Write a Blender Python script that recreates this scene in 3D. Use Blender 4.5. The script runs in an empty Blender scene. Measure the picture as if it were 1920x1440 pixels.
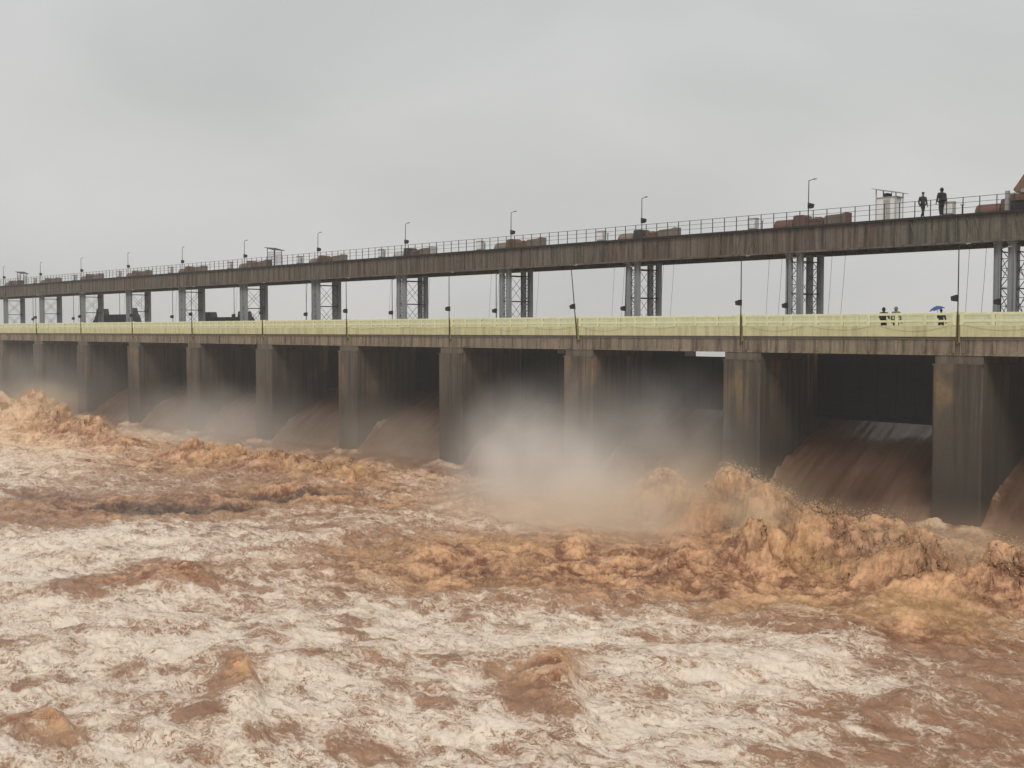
import bpy, math, random
import numpy as np
from mathutils import Vector, Matrix
R = math.radians
random.seed(7)
# ------------------------------------------------------------------ camera, world, sun
S = bpy.context.scene
COL = S.collection
CAM_H = 12.0
PITCH, YAW, FPX = R(2.69), R(45.84), 2133.0       # focal length in photo pixels (1920 wide)
cam = bpy.data.objects.new('camera', bpy.data.cameras.new('camera')); COL.objects.link(cam)
cam.data.sensor_width = 36; cam.data.lens = FPX/1920*36
cam.data.clip_start = .1; cam.data.clip_end = 6000
cam.location = (0, 0, CAM_H); cam.rotation_euler = (math.pi/2-PITCH, 0, YAW)
S.camera = cam
S.view_settings.view_transform = 'Standard'; S.view_settings.look = 'None'
S.view_settings.gamma = 1; S.view_settings.exposure = 0.15
S.cycles.use_denoising = True
S.cycles.volume_step_rate = 1.0; S.cycles.volume_max_steps = 64
S.cycles.max_bounces = 12; S.cycles.diffuse_bounces = 3; S.cycles.volume_bounces = 8
S.cycles.glossy_bounces = 2; S.cycles.transparent_max_bounces = 8
SUN_EL, SUN_AZ = R(45), R(135)
w = bpy.data.worlds.new('World'); S.world = w; w.use_nodes = True
nt = w.node_tree; N = nt.nodes; L = nt.links; N.clear()
out = N.new('ShaderNodeOutputWorld'); bg = N.new('ShaderNodeBackground'); bg.inputs[1].default_value = .1
sky = N.new('ShaderNodeTexSky'); sky.sky_type = 'NISHITA'; sky.sun_disc = False
sky.sun_elevation = SUN_EL; sky.sun_rotation = SUN_AZ; sky.air_density = 2; sky.dust_density = 5
tc = N.new('ShaderNodeTexCoord')
mp = N.new('ShaderNodeMapping'); mp.inputs['Scale'].default_value = (1.0, 1.0, 2.2)
n1 = N.new('ShaderNodeTexNoise'); n1.inputs['Scale'].default_value = 3.0; n1.inputs['Detail'].default_value = 6; n1.inputs['Roughness'].default_value = .42; n1.inputs['Distortion'].default_value = .5
rp = N.new('ShaderNodeValToRGB'); e = rp.color_ramp.elements
e[0].position = .30; e[0].color = (4.85, 4.95, 4.92, 1)
e[1].position = .72; e[1].color = (6.1, 6.1, 6.05, 1)
mx = N.new('ShaderNodeMix'); mx.data_type = 'RGBA'; mx.inputs[0].default_value = .94
L.new(tc.outputs['Generated'], mp.inputs[0]); L.new(mp.outputs[0], n1.inputs['Vector'])
L.new(n1.outputs[0], rp.inputs[0]); L.new(sky.outputs[0], mx.inputs[6]); L.new(rp.outputs[0], mx.inputs[7])
L.new(mx.outputs[2], bg.inputs[0]); L.new(bg.outputs[0], out.inputs[0])
sl = bpy.data.lights.new('sun', 'SUN'); sl.energy = 1.7; sl.angle = R(22); sl.color = (1, .96, .9)
so = bpy.data.objects.new('sun', sl); COL.objects.link(so)
so.rotation_euler = (R(90)-SUN_EL, 0, R(45))     # light comes from behind the camera, slightly to its right

# ------------------------------------------------------------------ helpers
class MB:
    def __init__(s): s.v = []; s.f = []
    def add(s, vs, fs):
        b = len(s.v); s.v += [tuple(v) for v in vs]; s.f += [tuple(b+i for i in f) for f in fs]; return s
    def box(s, x0, x1, y0, y1, z0, z1):
        return s.add([(x0,y0,z0),(x1,y0,z0),(x1,y1,z0),(x0,y1,z0),(x0,y0,z1),(x1,y0,z1),(x1,y1,z1),(x0,y1,z1)],
                     [(0,3,2,1),(4,5,6,7),(0,1,5,4),(1,2,6,5),(2,3,7,6),(3,0,4,7)])
    def prism(s, pts, axis, a, b):
        """outline pts (2-D) extruded along axis from a to b"""
        n = len(pts)
        def P(p, t):
            return (t, p[0], p[1]) if axis == 'x' else (p[0], t, p[1]) if axis == 'y' else (p[0], p[1], t)
        vs = [P(p, a) for p in pts]+[P(p, b) for p in pts]
        return s.add(vs, [tuple(range(n)), tuple(range(2*n-1, n-1, -1))]+[(i, n+i, n+(i+1) % n, (i+1) % n) for i in range(n)])
    def tube(s, pts, r, n=6, r2=None):
        pts = [Vector(p) for p in pts]; m = len(pts); vs = []; fs = []
        for i, p in enumerate(pts):
            d = (pts[min(i+1, m-1)]-pts[max(i-1, 0)]).normalized()
            a = d.cross(Vector((0, 0, 1)) if abs(d.z) < .9 else Vector((1, 0, 0))).normalized(); b = d.cross(a)
            rr = r if r2 is None else r+(r2-r)*i/(m-1)
            for k in range(n):
                t = 2*math.pi*k/n; vs.append(p+a*(rr*math.cos(t))+b*(rr*math.sin(t)))
        for i in range(m-1):
            for k in range(n):
                fs.append((i*n+k, i*n+(k+1) % n, (i+1)*n+(k+1) % n, (i+1)*n+k))
        fs += [tuple(range(n))[::-1], tuple(range((m-1)*n, m*n))]
        return s.add(vs, fs)
    def ball(s, c, rx, ry, rz, nu=10, nv=7):
        vs = [(c[0], c[1], c[2]+rz)]; fs = []
        for j in range(1, nv):
            a = math.pi*j/nv
            for i in range(nu):
                b = 2*math.pi*i/nu; vs.append((c[0]+rx*math.sin(a)*math.cos(b), c[1]+ry*math.sin(a)*math.sin(b), c[2]+rz*math.cos(a)))
        vs.append((c[0], c[1], c[2]-rz)); q = len(vs)-1
        for i in range(nu):
            fs.append((0, 1+i, 1+(i+1) % nu)); fs.append((q, 1+(nv-2)*nu+(i+1) % nu, 1+(nv-2)*nu+i))
            for j in range(nv-2):
                a = 1+j*nu+i; b = 1+j*nu+(i+1) % nu; fs.append((a, a+nu, b+nu, b))
        return s.add(vs, fs)
    def build(s, name, mat, parent=None, bevel=0, smooth=False):
        me = bpy.data.meshes.new(name); me.from_pydata(s.v, [], s.f); me.update()
        o = bpy.data.objects.new(name, me); COL.objects.link(o)
        me.materials.append(mat)
        if smooth: me.polygons.foreach_set('use_smooth', [True]*len(me.polygons))
        if parent: o.parent = parent
        if bevel:
            m = o.modifiers.new('bevel', 'BEVEL'); m.width = bevel; m.segments = 1; m.limit_method = 'ANGLE'
        return o
def tag(o, label=None, cat=None, group=None, kind=None):
    for k, v in (('label', label), ('category', cat), ('group', group), ('kind', kind)):
        if v: o[k] = v
    return o
def thing(name, loc, label, cat, group=None):
    o = bpy.data.objects.new(name, None); COL.objects.link(o); o.location = loc; o.empty_display_size = .3
    return tag(o, label, cat, group)
def dup(root, loc, label):
    r = root.copy(); COL.objects.link(r); r.location = loc; r['label'] = label
    for ch in list(root.children):
        c = ch.copy(); COL.objects.link(c); c.parent = r
        for g in list(ch.children):
            d = g.copy(); COL.objects.link(d); d.parent = c
    return r
ORD = ['first', 'second', 'third', 'fourth', 'fifth', 'sixth', 'seventh', 'eighth', 'ninth', 'tenth', 'eleventh', 'twelfth', 'thirteenth', 'fourteenth']
OUT = {-1: 'first unseen', -2: 'second unseen', -3: 'third unseen'}
def ordr(i):
    return 'rightmost' if i == 0 else ORD[i]+' from the right'

# ------------------------------------------------------------------ materials
def nodes(name):
    m = bpy.data.materials.new(name); m.use_nodes = True; t = m.node_tree
    return m, t, t.nodes, t.links, t.nodes['Principled BSDF']
def pos(N, L, sc):
    g = N.new('ShaderNodeNewGeometry'); mp = N.new('ShaderNodeMapping'); mp.inputs['Scale'].default_value = sc
    L.new(g.outputs['Position'], mp.inputs[0]); return mp.outputs[0]
def noise(N, L, v, scale, det=5, ro=.6, dist=0):
    n = N.new('ShaderNodeTexNoise'); n.inputs['Scale'].default_value = scale; n.inputs['Detail'].default_value = det
    n.inputs['Roughness'].default_value = ro; n.inputs['Distortion'].default_value = dist; L.new(v, n.inputs['Vector']); return n.outputs[0]
def ramp(N, L, v, stops):
    r = N.new('ShaderNodeValToRGB'); e = r.color_ramp.elements
    while len(e) < len(stops): e.new(.5)
    for el, (p, c) in zip(e, stops):
        el.position = p; el.color = (c, c, c, 1) if not hasattr(c, '__len__') else (*c, 1)
    L.new(v, r.inputs[0]); return r.outputs[0]
def mix(N, L, fac, a, b, mode='MIX'):
    m = N.new('ShaderNodeMix'); m.data_type = 'RGBA'; m.blend_type = mode
    for s, x in ((0, fac), (6, a), (7, b)):
        if hasattr(x, 'links'): L.new(x, m.inputs[s])
        elif hasattr(x, '__len__'): m.inputs[s].default_value = (*x, 1)
        else: m.inputs[s].default_value = x
    return m.outputs[2]
def math_(N, L, op, a, b=None, c=None, clamp=False):
    m = N.new('ShaderNodeMath'); m.operation = op; m.use_clamp = clamp
    for i, x in enumerate((a, b, c)):
        if x is None: continue
        if hasattr(x, 'links'): L.new(x, m.inputs[i])
        else: m.inputs[i].default_value = x
    return m.outputs[0]
def bump(N, L, B, h, st, dist):
    b = N.new('ShaderNodeBump'); b.inputs['Strength'].default_value = st; b.inputs['Distance'].default_value = dist
    L.new(h, b.inputs['Height']); L.new(b.outputs[0], B.inputs['Normal'])
def surf(name, base, dark, light=None, rough=.8, metal=0, streak=.6, spot=.5, sc=1.0, bmp=.3):
    """base colour with large blotches, vertical run-off streaks and fine grain"""
    m, t, N, L, B = nodes(name)
    blot = noise(N, L, pos(N, L, (.35*sc, .35*sc, .35*sc)), 1.0, 6, .65)
    strk = noise(N, L, pos(N, L, (2.6*sc, 2.6*sc, .16*sc)), 1.0, 5, .7)
    fine = noise(N, L, pos(N, L, (9*sc, 9*sc, 9*sc)), 1.0, 4, .7)
    c = mix(N, L, ramp(N, L, blot, [(.35, 0), (.65, spot)]), base, light or base)
    c = mix(N, L, ramp(N, L, strk, [(.45, 0), (.66, streak)]), c, dark)
    c = mix(N, L, ramp(N, L, fine, [(.3, .35), (.6, 0)]), c, dark)
    L.new(c, B.inputs['Base Color']); B.inputs['Roughness'].default_value = rough; B.inputs['Metallic'].default_value = metal
    B.inputs['Specular IOR Level'].default_value = .3
    if bmp: bump(N, L, B, fine, bmp, .02)
    return m
M = {}
M['pier'] = surf('pier_concrete', (.20, .165, .125), (.075, .058, .044), (.27, .205, .125), .85, 0, .75, .7)
M['cap'] = surf('cap_concrete', (.15, .125, .10), (.05, .04, .032), (.19, .15, .11))
M['beam'] = surf('beam_concrete', (.32, .265, .19), (.065, .048, .036), (.20, .165, .125), .85, 0, .92, .85)
M['slab'] = surf('deck_concrete', (.22, .21, .19), (.12, .11, .1), (.26, .25, .23))
M['yellow'] = surf('cream_yellow_paint', (.71, .71, .43), (.48, .46, .29), (.78, .78, .52), .6, 0, .4, .6, 1, .1)
M['yellow2'] = surf('cream_yellow_paint_aged', (.58, .56, .32), (.33, .30, .17), (.64, .62, .38), .6, 0, .7, .6, 1, .1)
M['mossy'] = surf('mossy_paint', (.25, .22, .08), (.08, .07, .03), (.38, .35, .14))
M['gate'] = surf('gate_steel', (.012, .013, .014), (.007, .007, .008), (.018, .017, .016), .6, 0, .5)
M['leg'] = surf('grey_painted_steel', (.31, .33, .34), (.15, .16, .165), (.32, .34, .35), .5, .0, .5, .5)
M['brace'] = surf('dark_brace_steel', (.05, .05, .05), (.02, .02, .02), (.07, .065, .06), .6)
M['rust'] = surf('rusty_steel', (.15, .085, .06), (.05, .03, .022), (.22, .13, .09), .8)
M['hood'] = surf('tan_rusted_sheet', (.20, .12, .075), (.09, .05, .03), (.26, .17, .11), .8)
M['redox'] = surf('red_oxide_paint', (.15, .075, .06), (.06, .035, .03), (.20, .11, .085), .7)
M['tan'] = surf('weathered_cover', (.17, .135, .11), (.09, .07, .055), (.28, .22, .18), .8)
M['dark'] = surf('blackened_steel', (.022, .022, .022), (.012, .012, .012), (.03, .03, .03), .6)
M['white'] = surf('white_sheet', (.80, .80, .78), (.40, .40, .38), (.84, .84, .83), .5, 0, .25)
M['cabinet'] = surf('cabinet_grey', (.42, .42, .40), (.28, .28, .26), (.48, .48, .46), .5)
M['lamp'] = surf('lamp_grey', (.30, .31, .31), (.2, .2, .2), (.34, .35, .35), .4)
M['stop'] = surf('dark_grey_steel', (.05, .052, .05), (.03, .03, .03), (.06, .06, .058), .7)
M['jacketA'] = surf('dark_raincoat', (.018, .02, .024), (.01, .01, .012), (.028, .03, .032), .7, 0, .2, .6, 4)
M['jacketB'] = surf('black_jacket', (.013, .014, .015), (.008, .008, .008), (.02, .02, .02), .7, 0, .2, .6, 4)
M['olive'] = surf('olive_grey_coat', (.15, .155, .11), (.08, .08, .06), (.2, .2, .15), .8, 0, .2, .6, 4)
M['trouser'] = surf('dark_trousers', (.016, .016, .018), (.01, .01, .01), (.022, .022, .022), .8, 0, .2, .6, 4)
M['skin'] = surf('skin', (.19, .11, .075), (.15, .085, .06), (.21, .125, .085), .6, 0, .1, .3, 4, 0)
M['hair'] = surf('black_hair', (.012, .01, .01), (.008, .008, .008))
M['blue'] = surf('blue_umbrella_cloth', (.03, .085, .30), (.015, .04, .16), (.045, .11, .36), .5, 0, .3, .5, 3, 0)

def girder_mat():
    m, t, N, L, B = nodes('plate_girder_paint')
    big = noise(N, L, pos(N, L, (.11, .11, .05)), 1.0, 4, .6)
    panel = noise(N, L, pos(N, L, (.9, .2, .03)), 1.0, 2, .5)
    strk = noise(N, L, pos(N, L, (4.5, 4.5, .22)), 1.0, 5, .75)
    fine = noise(N, L, pos(N, L, (7, 7, 7)), 1.0, 5, .7)
    c = mix(N, L, ramp(N, L, big, [(.42, 0), (.56, 1)]), (.115, .112, .088), (.12, .088, .068))
    c = mix(N, L, ramp(N, L, panel, [(.40, .55), (.58, 0)]), c, (.17, .15, .12))
    c = mix(N, L, ramp(N, L, strk, [(.47, 0), (.62, .9)]), c, (.03, .023, .019))
    c = mix(N, L, ramp(N, L, strk, [(.30, .5), (.42, 0)]), c, (.20, .17, .14))
    c = mix(N, L, ramp(N, L, fine, [(.36, .5), (.55, 0)]), c, (.09, .05, .035))
    L.new(c, B.inputs['Base Color']); B.inputs['Roughness'].default_value = .75
    bump(N, L, B, fine, .3, .02); return m
M['girder'] = girder_mat()

def pier_mat():
    """stained concrete: pale top, ochre run-off patches, dark wet foot"""
    m, t, N, L, B = nodes('stained_pier_concrete')
    g = N.new('ShaderNodeNewGeometry'); sx = N.new('ShaderNodeSeparateXYZ'); L.new(g.outputs['Position'], sx.inputs[0])
    blot = noise(N, L, pos(N, L, (.5, .5, .3)), 1.0, 7, .7, .4)
    strk = noise(N, L, pos(N, L, (2.2, 2.2, .09)), 1.0, 5, .65)
    och = noise(N, L, pos(N, L, (.33, .33, .22)), 1.0, 3, .5, .3)
    fine = noise(N, L, pos(N, L, (6, 6, 6)), 1.0, 5, .7)
    c = mix(N, L, ramp(N, L, blot, [(.35, 0), (.65, 1)]), (.080, .068, .050), (.125, .096, .068))
    top = ramp(N, L, math_(N, L, 'MULTIPLY', sx.outputs[2], .1), [(.45, 0), (.85, 1)])
    of = math_(N, L, 'MULTIPLY', ramp(N, L, och, [(.53, 0), (.63, .7)]), top)
    c = mix(N, L, of, c, (.26, .165, .075))
    c = mix(N, L, ramp(N, L, strk, [(.45, 0), (.60, .85)]), c, (.038, .029, .023))
    c = mix(N, L, ramp(N, L, fine, [(.34, .4), (.55, 0)]), c, (.06, .05, .04))
    wet = ramp(N, L, math_(N, L, 'ADD', math_(N, L, 'MULTIPLY', sx.outputs[2], .1), math_(N, L, 'MULTIPLY', strk, .25)), [(.25, .95), (.95, .1)])
    c = mix(N, L, wet, c, (.036, .028, .021))
    L.new(c, B.inputs['Base Color']); B.inputs['Roughness'].default_value = .75
    bump(N, L, B, fine, .35, .03); return m
M['pier'] = pier_mat()

# ------------------------------------------------------------------ layout of the barrage
BAY = 15.0
def PX(k): return -(29.47+BAY*k)                 # pier centre line; the river bank is to the right, far piers to the left
KS = list(range(-3, 13))                         # piers
YF = 64.9                                        # downstream face
Z_DECK, Z_BAND, Z_TOP = 11.72, 11.63, 13.0
Z_BEAM, Z_CAP = 10.54, 10.04
GY0, GY1, GZ0, GZ1 = 71.2, 76.3, 17.52, 19.4     # high-level gantry bridge

# ------------------------------------------------------------------ noise for the river surface
def _hash(ix, iy, seed):
    h = (ix.astype(np.uint32)*np.uint32(374761393)+iy.astype(np.uint32)*np.uint32(668265263)+np.uint32((seed*362437) & 0xffffffff))
    h = (h ^ (h >> np.uint32(13)))*np.uint32(1274126177)
    return (h ^ (h >> np.uint32(16)))
def perlin(x, y, seed=0):
    x0 = np.floor(x); y0 = np.floor(y); fx = (x-x0).astype(np.float32); fy = (y-y0).astype(np.float32)
    ix = x0.astype(np.int64).astype(np.uint32); iy = y0.astype(np.int64).astype(np.uint32); one = np.uint32(1)
    def g(a, b, dx, dy):
        t = (_hash(a, b, seed) & np.uint32(1023)).astype(np.float32)*np.float32(2*math.pi/1024)
        return np.cos(t)*dx+np.sin(t)*dy
    u = fx*fx*fx*(fx*(fx*6-15)+10); v = fy*fy*fy*(fy*(fy*6-15)+10)
    a = g(ix, iy, fx, fy); b = g(ix+one, iy, fx-1, fy); c = g(ix, iy+one, fx, fy-1); d = g(ix+one, iy+one, fx-1, fy-1)
    return ((a+(b-a)*u)*(1-v)+(c+(d-c)*u)*v)*np.float32(1.5)
def fbm(x, y, scale, octs, seed=0, gain=.5, kind='n'):
    s = np.zeros_like(x, dtype=np.float32); a = 1.0; f = 1.0/scale; tot = 0
    ca, sa = math.cos(.6), math.sin(.6); X, Y = x, y
    for o in range(octs):
        p = perlin(X*f, Y*f, seed+o*17)
        if kind == 'b': p = np.abs(p)*2-.55          # round tops, sharp creases
        elif kind == 'r': p = .6-np.abs(p)*2         # sharp crests
        s += p*np.float32(a); tot += a; a *= gain; f *= 2.03; X, Y = X*ca-Y*sa+13.7, X*sa+Y*ca-7.1
    return s/np.float32(tot)
def perlin3(x, y, z, seed=0):
    f = [np.floor(a) for a in (x, y, z)]; d = [(a-b).astype(np.float32) for a, b in zip((x, y, z), f)]
    i = [a.astype(np.int64).astype(np.uint32) for a in f]; u = [a*a*a*(a*(a*6-15)+10) for a in d]; r = 0
    for cx in (0, 1):
        for cy in (0, 1):
            for cz in (0, 1):
                h = _hash(_hash(i[0]+np.uint32(cx), i[1]+np.uint32(cy), seed), i[2]+np.uint32(cz), seed+1)
                gx = (h & np.uint32(255)).astype(np.float32)/127.5-1; gy = ((h >> np.uint32(8)) & np.uint32(255)).astype(np.float32)/127.5-1; gz = ((h >> np.uint32(16)) & np.uint32(255)).astype(np.float32)/127.5-1
                w_ = (u[0] if cx else 1-u[0])*(u[1] if cy else 1-u[1])*(u[2] if cz else 1-u[2])
                r = r+w_*(gx*(d[0]-cx)+gy*(d[1]-cy)+gz*(d[2]-cz))
    return r*np.float32(1.1)
def fbm3(x, y, z, scale, octs, seed, gain=.5, kind='b'):
    s_ = 0; a = 1.0; f = 1.0/scale; tot = 0
    for o in range(octs):
        p = perlin3(x*f+o*5.3, y*f-o*2.7, z*f+o*9.1, seed+o*13)
        if kind == 'b': p = np.abs(p)*2.2-.5
        s_ = s_+p*np.float32(a); tot += a; a *= gain; f *= 2.05
    return s_/np.float32(tot)
def hit(px, py, z=0.0):
    """point of the river plane seen at a place of the photograph (for laying out waves on the plane)"""
    d = py-720; cz = -d*math.cos(PITCH)-FPX*math.sin(PITCH); cy = FPX*math.cos(PITCH)-d*math.sin(PITCH); cx = px-960
    k = (z-CAM_H)/cz; fx, fy = cx*k, cy*k
    return (fx*math.cos(YAW)-fy*math.sin(YAW), fx*math.sin(YAW)+fy*math.cos(YAW))
def ell(X, Y, px, py, wx, wy, z=0.0):
    c = hit(px, py, z); a = hit(px, py-wy, z); b = hit(px, py+wy, z); r = hit(px+wx, py, z)
    ry = math.hypot(a[0]-b[0], a[1]-b[1])/2; rx = math.hypot(r[0]-c[0], r[1]-c[1])
    dn = math.hypot(*c); ux, uy = c[0]/dn, c[1]/dn
    dx, dy = X-c[0], Y-c[1]; p = (dx*ux+dy*uy)/ry; q = (dx*uy-dy*ux)/rx
    return np.exp(-(p*p+q*q)*1.1).astype(np.float32)

def build_water():
    # fan-shaped sheet centred on the near bank, finer where it is close
    na = 1500; nr = 1350
    ang = np.concatenate([np.linspace(-62, -26, 150, endpoint=False), np.linspace(-26, 26, na-300), np.linspace(26, 58, 151)[1:]])
    rad = np.geomspace(9, 330, nr)
    A, Rr = np.meshgrid(np.radians(ang), rad)
    th = YAW-A                       # A positive = to the right
    X = (-np.sin(th)*Rr); Y = (np.cos(th)*Rr)
    # warped copies make ragged outlines
    wx = fbm(X, Y, 5.0, 4, 101)*2.2; wy = fbm(X, Y, 5.0, 4, 151)*2.2
    Xw, Yw = X+wx, Y+wy
    E = lambda *a: ell(Xw, Yw, *a)
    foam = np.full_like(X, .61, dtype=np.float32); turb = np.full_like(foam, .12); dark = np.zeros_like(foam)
    for a in [(1000,1050,470,62,-.85),(1620,1070,380,85,-.8),(1200,1075,300,40,-.3),(1800,1210,260,60,-.35),(1880,1330,230,110,-.5),(1640,1420,220,70,-.38),
              (160,1020,330,40,.25),(90,865,150,22,.3),(430,860,330,32,-.75),(300,945,420,24,-.75),(60,955,150,30,-.5),
              (270,1085,120,20,-.75),(130,1110,60,12,-.5),(432,1300,56,62,-.80),(1000,1300,82,66,-.85),(40,1370,85,32,-.75),(250,1250,50,9,-.5),
              (570,1248,45,10,-.7),(700,1290,70,28,-.35),(600,1395,75,22,-.45),(720,1420,60,16,-.4),(930,1160,70,14,-.35),(1450,1180,120,14,-.3),
              (10,1200,25,14,-.8),(1720,1200,60,14,-.6),(1600,1320,90,25,-.35),(750,1400,90,12,-.4),(660,1195,60,10,-.4),(1500,1250,260,30,.15),
              (900,930,200,40,-.25),(1000,1160,300,22,.15),(520,985,480,45,-.26),(450,900,420,30,-.25),(100,1120,160,14,-.2),(380,1430,60,12,-.5)]:
        foam += E(*a[:4])*a[4]
    for a in [(980,1050,430,50,.75),(1600,1060,400,75,.85),(440,862,300,26,.7),(90,820,200,30,.8),(1700,1180,220,40,.3),(300,945,400,26,.45),
              (430,1290,50,50,.22),(1020,1270,70,50,.28),(40,1370,75,32,.22),(1000,930,400,60,.35),(270,1085,120,20,.35)]:
        turb += E(*a[:4])*a[4]
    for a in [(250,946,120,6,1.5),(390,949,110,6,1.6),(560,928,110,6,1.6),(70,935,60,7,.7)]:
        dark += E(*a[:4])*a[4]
    t = -X
    # ridges: (t, s, height, radius along the dam, radius across)
    H = np.zeros_like(foam); ridge = np.zeros_like(foam)
    Xr, Yr = X+wx*.28, Y+wy*.28
    for (tt, ss, hh, ra, rb) in [(45.6,58.3,2.9,2.6,2.6),(42.2,58,2.2,2.0,2.6),(39.6,57.3,3.4,2.3,2.5),(36.4,56.5,2.4,2.6,2.6),(32.8,56,2.3,2.4,2.6),(29.2,55.6,1.7,2.4,2.4),(25.4,54,1.3,2.6,2.4),
                                 (33.2,50,1.9,1.7,1.6),(25.4,51.6,2.3,2.0,2.0),(21.0,51.5,2.0,2.4,2.2),(50,57,1.2,4,3),(56,56,.9,5,3),
                                 (152,54,4.4,6,4),(137,53.6,4.6,6,3.6),(129,53.2,3.2,4,3.2),(122,53,2.5,4,3),(113,53,1.0,4,3),
                                 (99,54,1.3,4,2.5),(93,54,1.2,3.5,2.4),(84.8,54,1.5,3.5,2.6),(79,54,1.0,3,2.4),(74.2,54,1.3,3,2.4),(70,47,.6,5,2),(15,52.5,1.5,3,2.4),(9,53.2,1.9,3,2.4),(2,53.8,1.6,3.4,2.6),(-6,54,2.0,3,2.6),(-14,54,1.5,4,2.6)]:
        d = ((-Xr-tt)/ra)**2+((Yr-ss)/rb)**2
        g = np.exp(-d).astype(np.float32); H = np.maximum(H, g*hh)+.25*np.minimum(H, g*hh); ridge += g
    turb = np.clip(turb+.55*np.clip(ridge, 0, 1), 0, 1)
    foam -= .75*np.clip(ridge, 0, 1)
    # foreground crests: steep on the side facing right
    for (px, py, wx_, wy_, hh, ln) in [(425,1300,70,66,.7,1.0),(1010,1292,92,62,.9,1.0),(40,1375,100,36,.55,1),(270,1085,130,22,.45,1),(560,1250,70,14,.2,1)]:
        c = hit(px, py); r = hit(px+wx_, py); rx = math.hypot(r[0]-c[0], r[1]-c[1]); a = hit(px, py-wy_); b = hit(px, py+wy_); ry = math.hypot(a[0]-b[0], a[1]-b[1])/2
        dn = math.hypot(*c); ux, uy = c[0]/dn, c[1]/dn; dx, dy = X+wx*.25-c[0], Y+wy*.25-c[1]
        p = (dx*ux+dy*uy)/ry; q = -(dy*ux-dx*uy)/rx+.25*p
        prof = np.where(q < .55, np.exp(-((q-.55)/.85)**2), np.exp(-((q-.55)/.28)**2))
        H += (hh*prof*np.exp(-p*p*1.3)).astype(np.float32)
        turb = np.clip(turb+.30*np.exp(-((q-.5)/.45)**2-p*p*1.3).astype(np.float32), 0, 1)
    # sheet of water leaving each gate
    k = np.round((t-29.47)/BAY); off = np.abs(t-29.47-k*BAY)       # distance from a pier centre line
    prof = np.interp(Y, [57, 60, 63, 64.9, 65.8, 68.1, 70.5, 73.5, 80], [0, 0, .05, .45, 1.25, 2.95, 4.4, 6.0, 6.6]).astype(np.float32)
    sheet = np.clip((Y-58.5)/5.0, 0, 1).astype(np.float32)
    bay_var = (1+.18*fbm(t, t*0+3, 9.0, 2, 5)).astype(np.float32)
    H = H*(1-sheet)+prof*bay_var
    sm = np.clip((Y-62)/4.0, 0, 1).astype(np.float32)
    turb = np.clip(turb+.5*np.clip(1-np.abs(Y-60.5)/4, 0, 1), 0, 1)*(1-sm)
    side = np.clip(1-(off-1.5)/1.6, 0, 1)*np.clip(1-np.abs(Y-67)/3.0, 0, 1)  # water thrown up along the pier sides
    H += (side*.45*(1+fbm(X, Y, 1.5, 3, 77))).astype(np.float32); turb = np.clip(turb+side*.7, 0, 1)
    foam = foam*(1-sm)-sm*.30+side.astype(np.float32)*.3
    col = np.exp(-((Y-64.3)/.55)**2)*np.clip(1-(off-1.6)/1.3, 0, 1)+.35*np.exp(-((off-1.55)/.4)**2)*np.clip(1-np.abs(Y-66.5)/3, 0, 1)
    col = np.clip(col*(1+1.5*fbm(X, Y, 1.2, 3, 171)), 0, 1.2).astype(np.float32); foam += col*.45; H += col*.12; turb = np.clip(turb+col*.5, 0, 1); sm = sm*(1-.8*np.clip(col, 0, 1))
    # swell, chop and boiling lumps
    sw = fbm(X, Y, 9.0, 3, 11)*.75+fbm(X, Y, 3.2, 3, 23)*.36
    fine = fbm(X*.8, Y*1.25, .95, 4, 37, .55, 'r')
    bil = fbm(Xw, Yw, 2.9, 6, 61, .56, 'b')
    bil2 = fbm(X, Y, .7, 3, 83, .6, 'b')
    H = H*(1+.15*bil*turb)+sw*(1-sm)+fine*.17*(1-sm*.9)+bil*.45*turb
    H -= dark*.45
    foam += np.clip((H-1.5)/2.2, 0, 1)*(1-sm)*(.62+.8*bil)
    st = fbm(X*1.0, Y*.14, .8, 4, 95)*sm*.09                       # streaks along the flow on the sheet
    H += st
    # lumps of froth pushed out along the surface normal, so steep crests stay knobbly
    gx = np.gradient(X, axis=0), np.gradient(Y, axis=0), np.gradient(H, axis=0)
    gy = np.gradient(X, axis=1), np.gradient(Y, axis=1), np.gradient(H, axis=1)
    nx = gx[1]*gy[2]-gx[2]*gy[1]; ny = gx[2]*gy[0]-gx[0]*gy[2]; nz = gx[0]*gy[1]-gx[1]*gy[0]
    ln = np.sqrt(nx*nx+ny*ny+nz*nz)+1e-9; sg = np.sign(nz); nx, ny, nz = nx/ln*sg, ny/ln*sg, nz/ln*sg
    act = (turb > .16) & (Y < 76) & (Y > 12)
    xa, ya, za, ta = X[act], Y[act], H[act], turb[act]
    qx = fbm3(xa, ya, za, 2.2, 2, 301, .5, 'n')*.8; qy = fbm3(xa, ya, za, 2.2, 2, 331, .5, 'n')*.8
    l1 = fbm3(xa+qx, ya+qy, za, 2.5, 5, 401, .46); l2 = fbm3(xa+qx*.4, ya+qy*.4, za*1.2, .62, 4, 461, .65)
    dd = np.zeros_like(H); dd[act] = (l1*(.30+.60*np.clip(ridge[act], 0, 1))+l2*.17)*np.clip((ta-.14)*1.25, 0, 1)
    lump = np.zeros_like(H); lump[act] = l1*.6+l2*.5
    Xo = X+nx*dd; Yo = Y+ny*dd; H = H+nz*dd
    nv = X.size; co = np.empty((nv, 3), np.float32)
    co[:, 0] = Xo.ravel(); co[:, 1] = Yo.ravel(); co[:, 2] = H.ravel()
    n0, n1 = X.shape
    idx = np.arange(nv, dtype=np.int32).reshape(n0, n1)
    q = np.stack([idx[:-1, :-1], idx[:-1, 1:], idx[1:, 1:], idx[1:, :-1]], -1).reshape(-1, 4)
    keep = ((Y[:-1, :-1] < 74.5) & (Y[:-1, :-1] > -40) & (X[:-1, :-1] > -260)).ravel()
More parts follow.
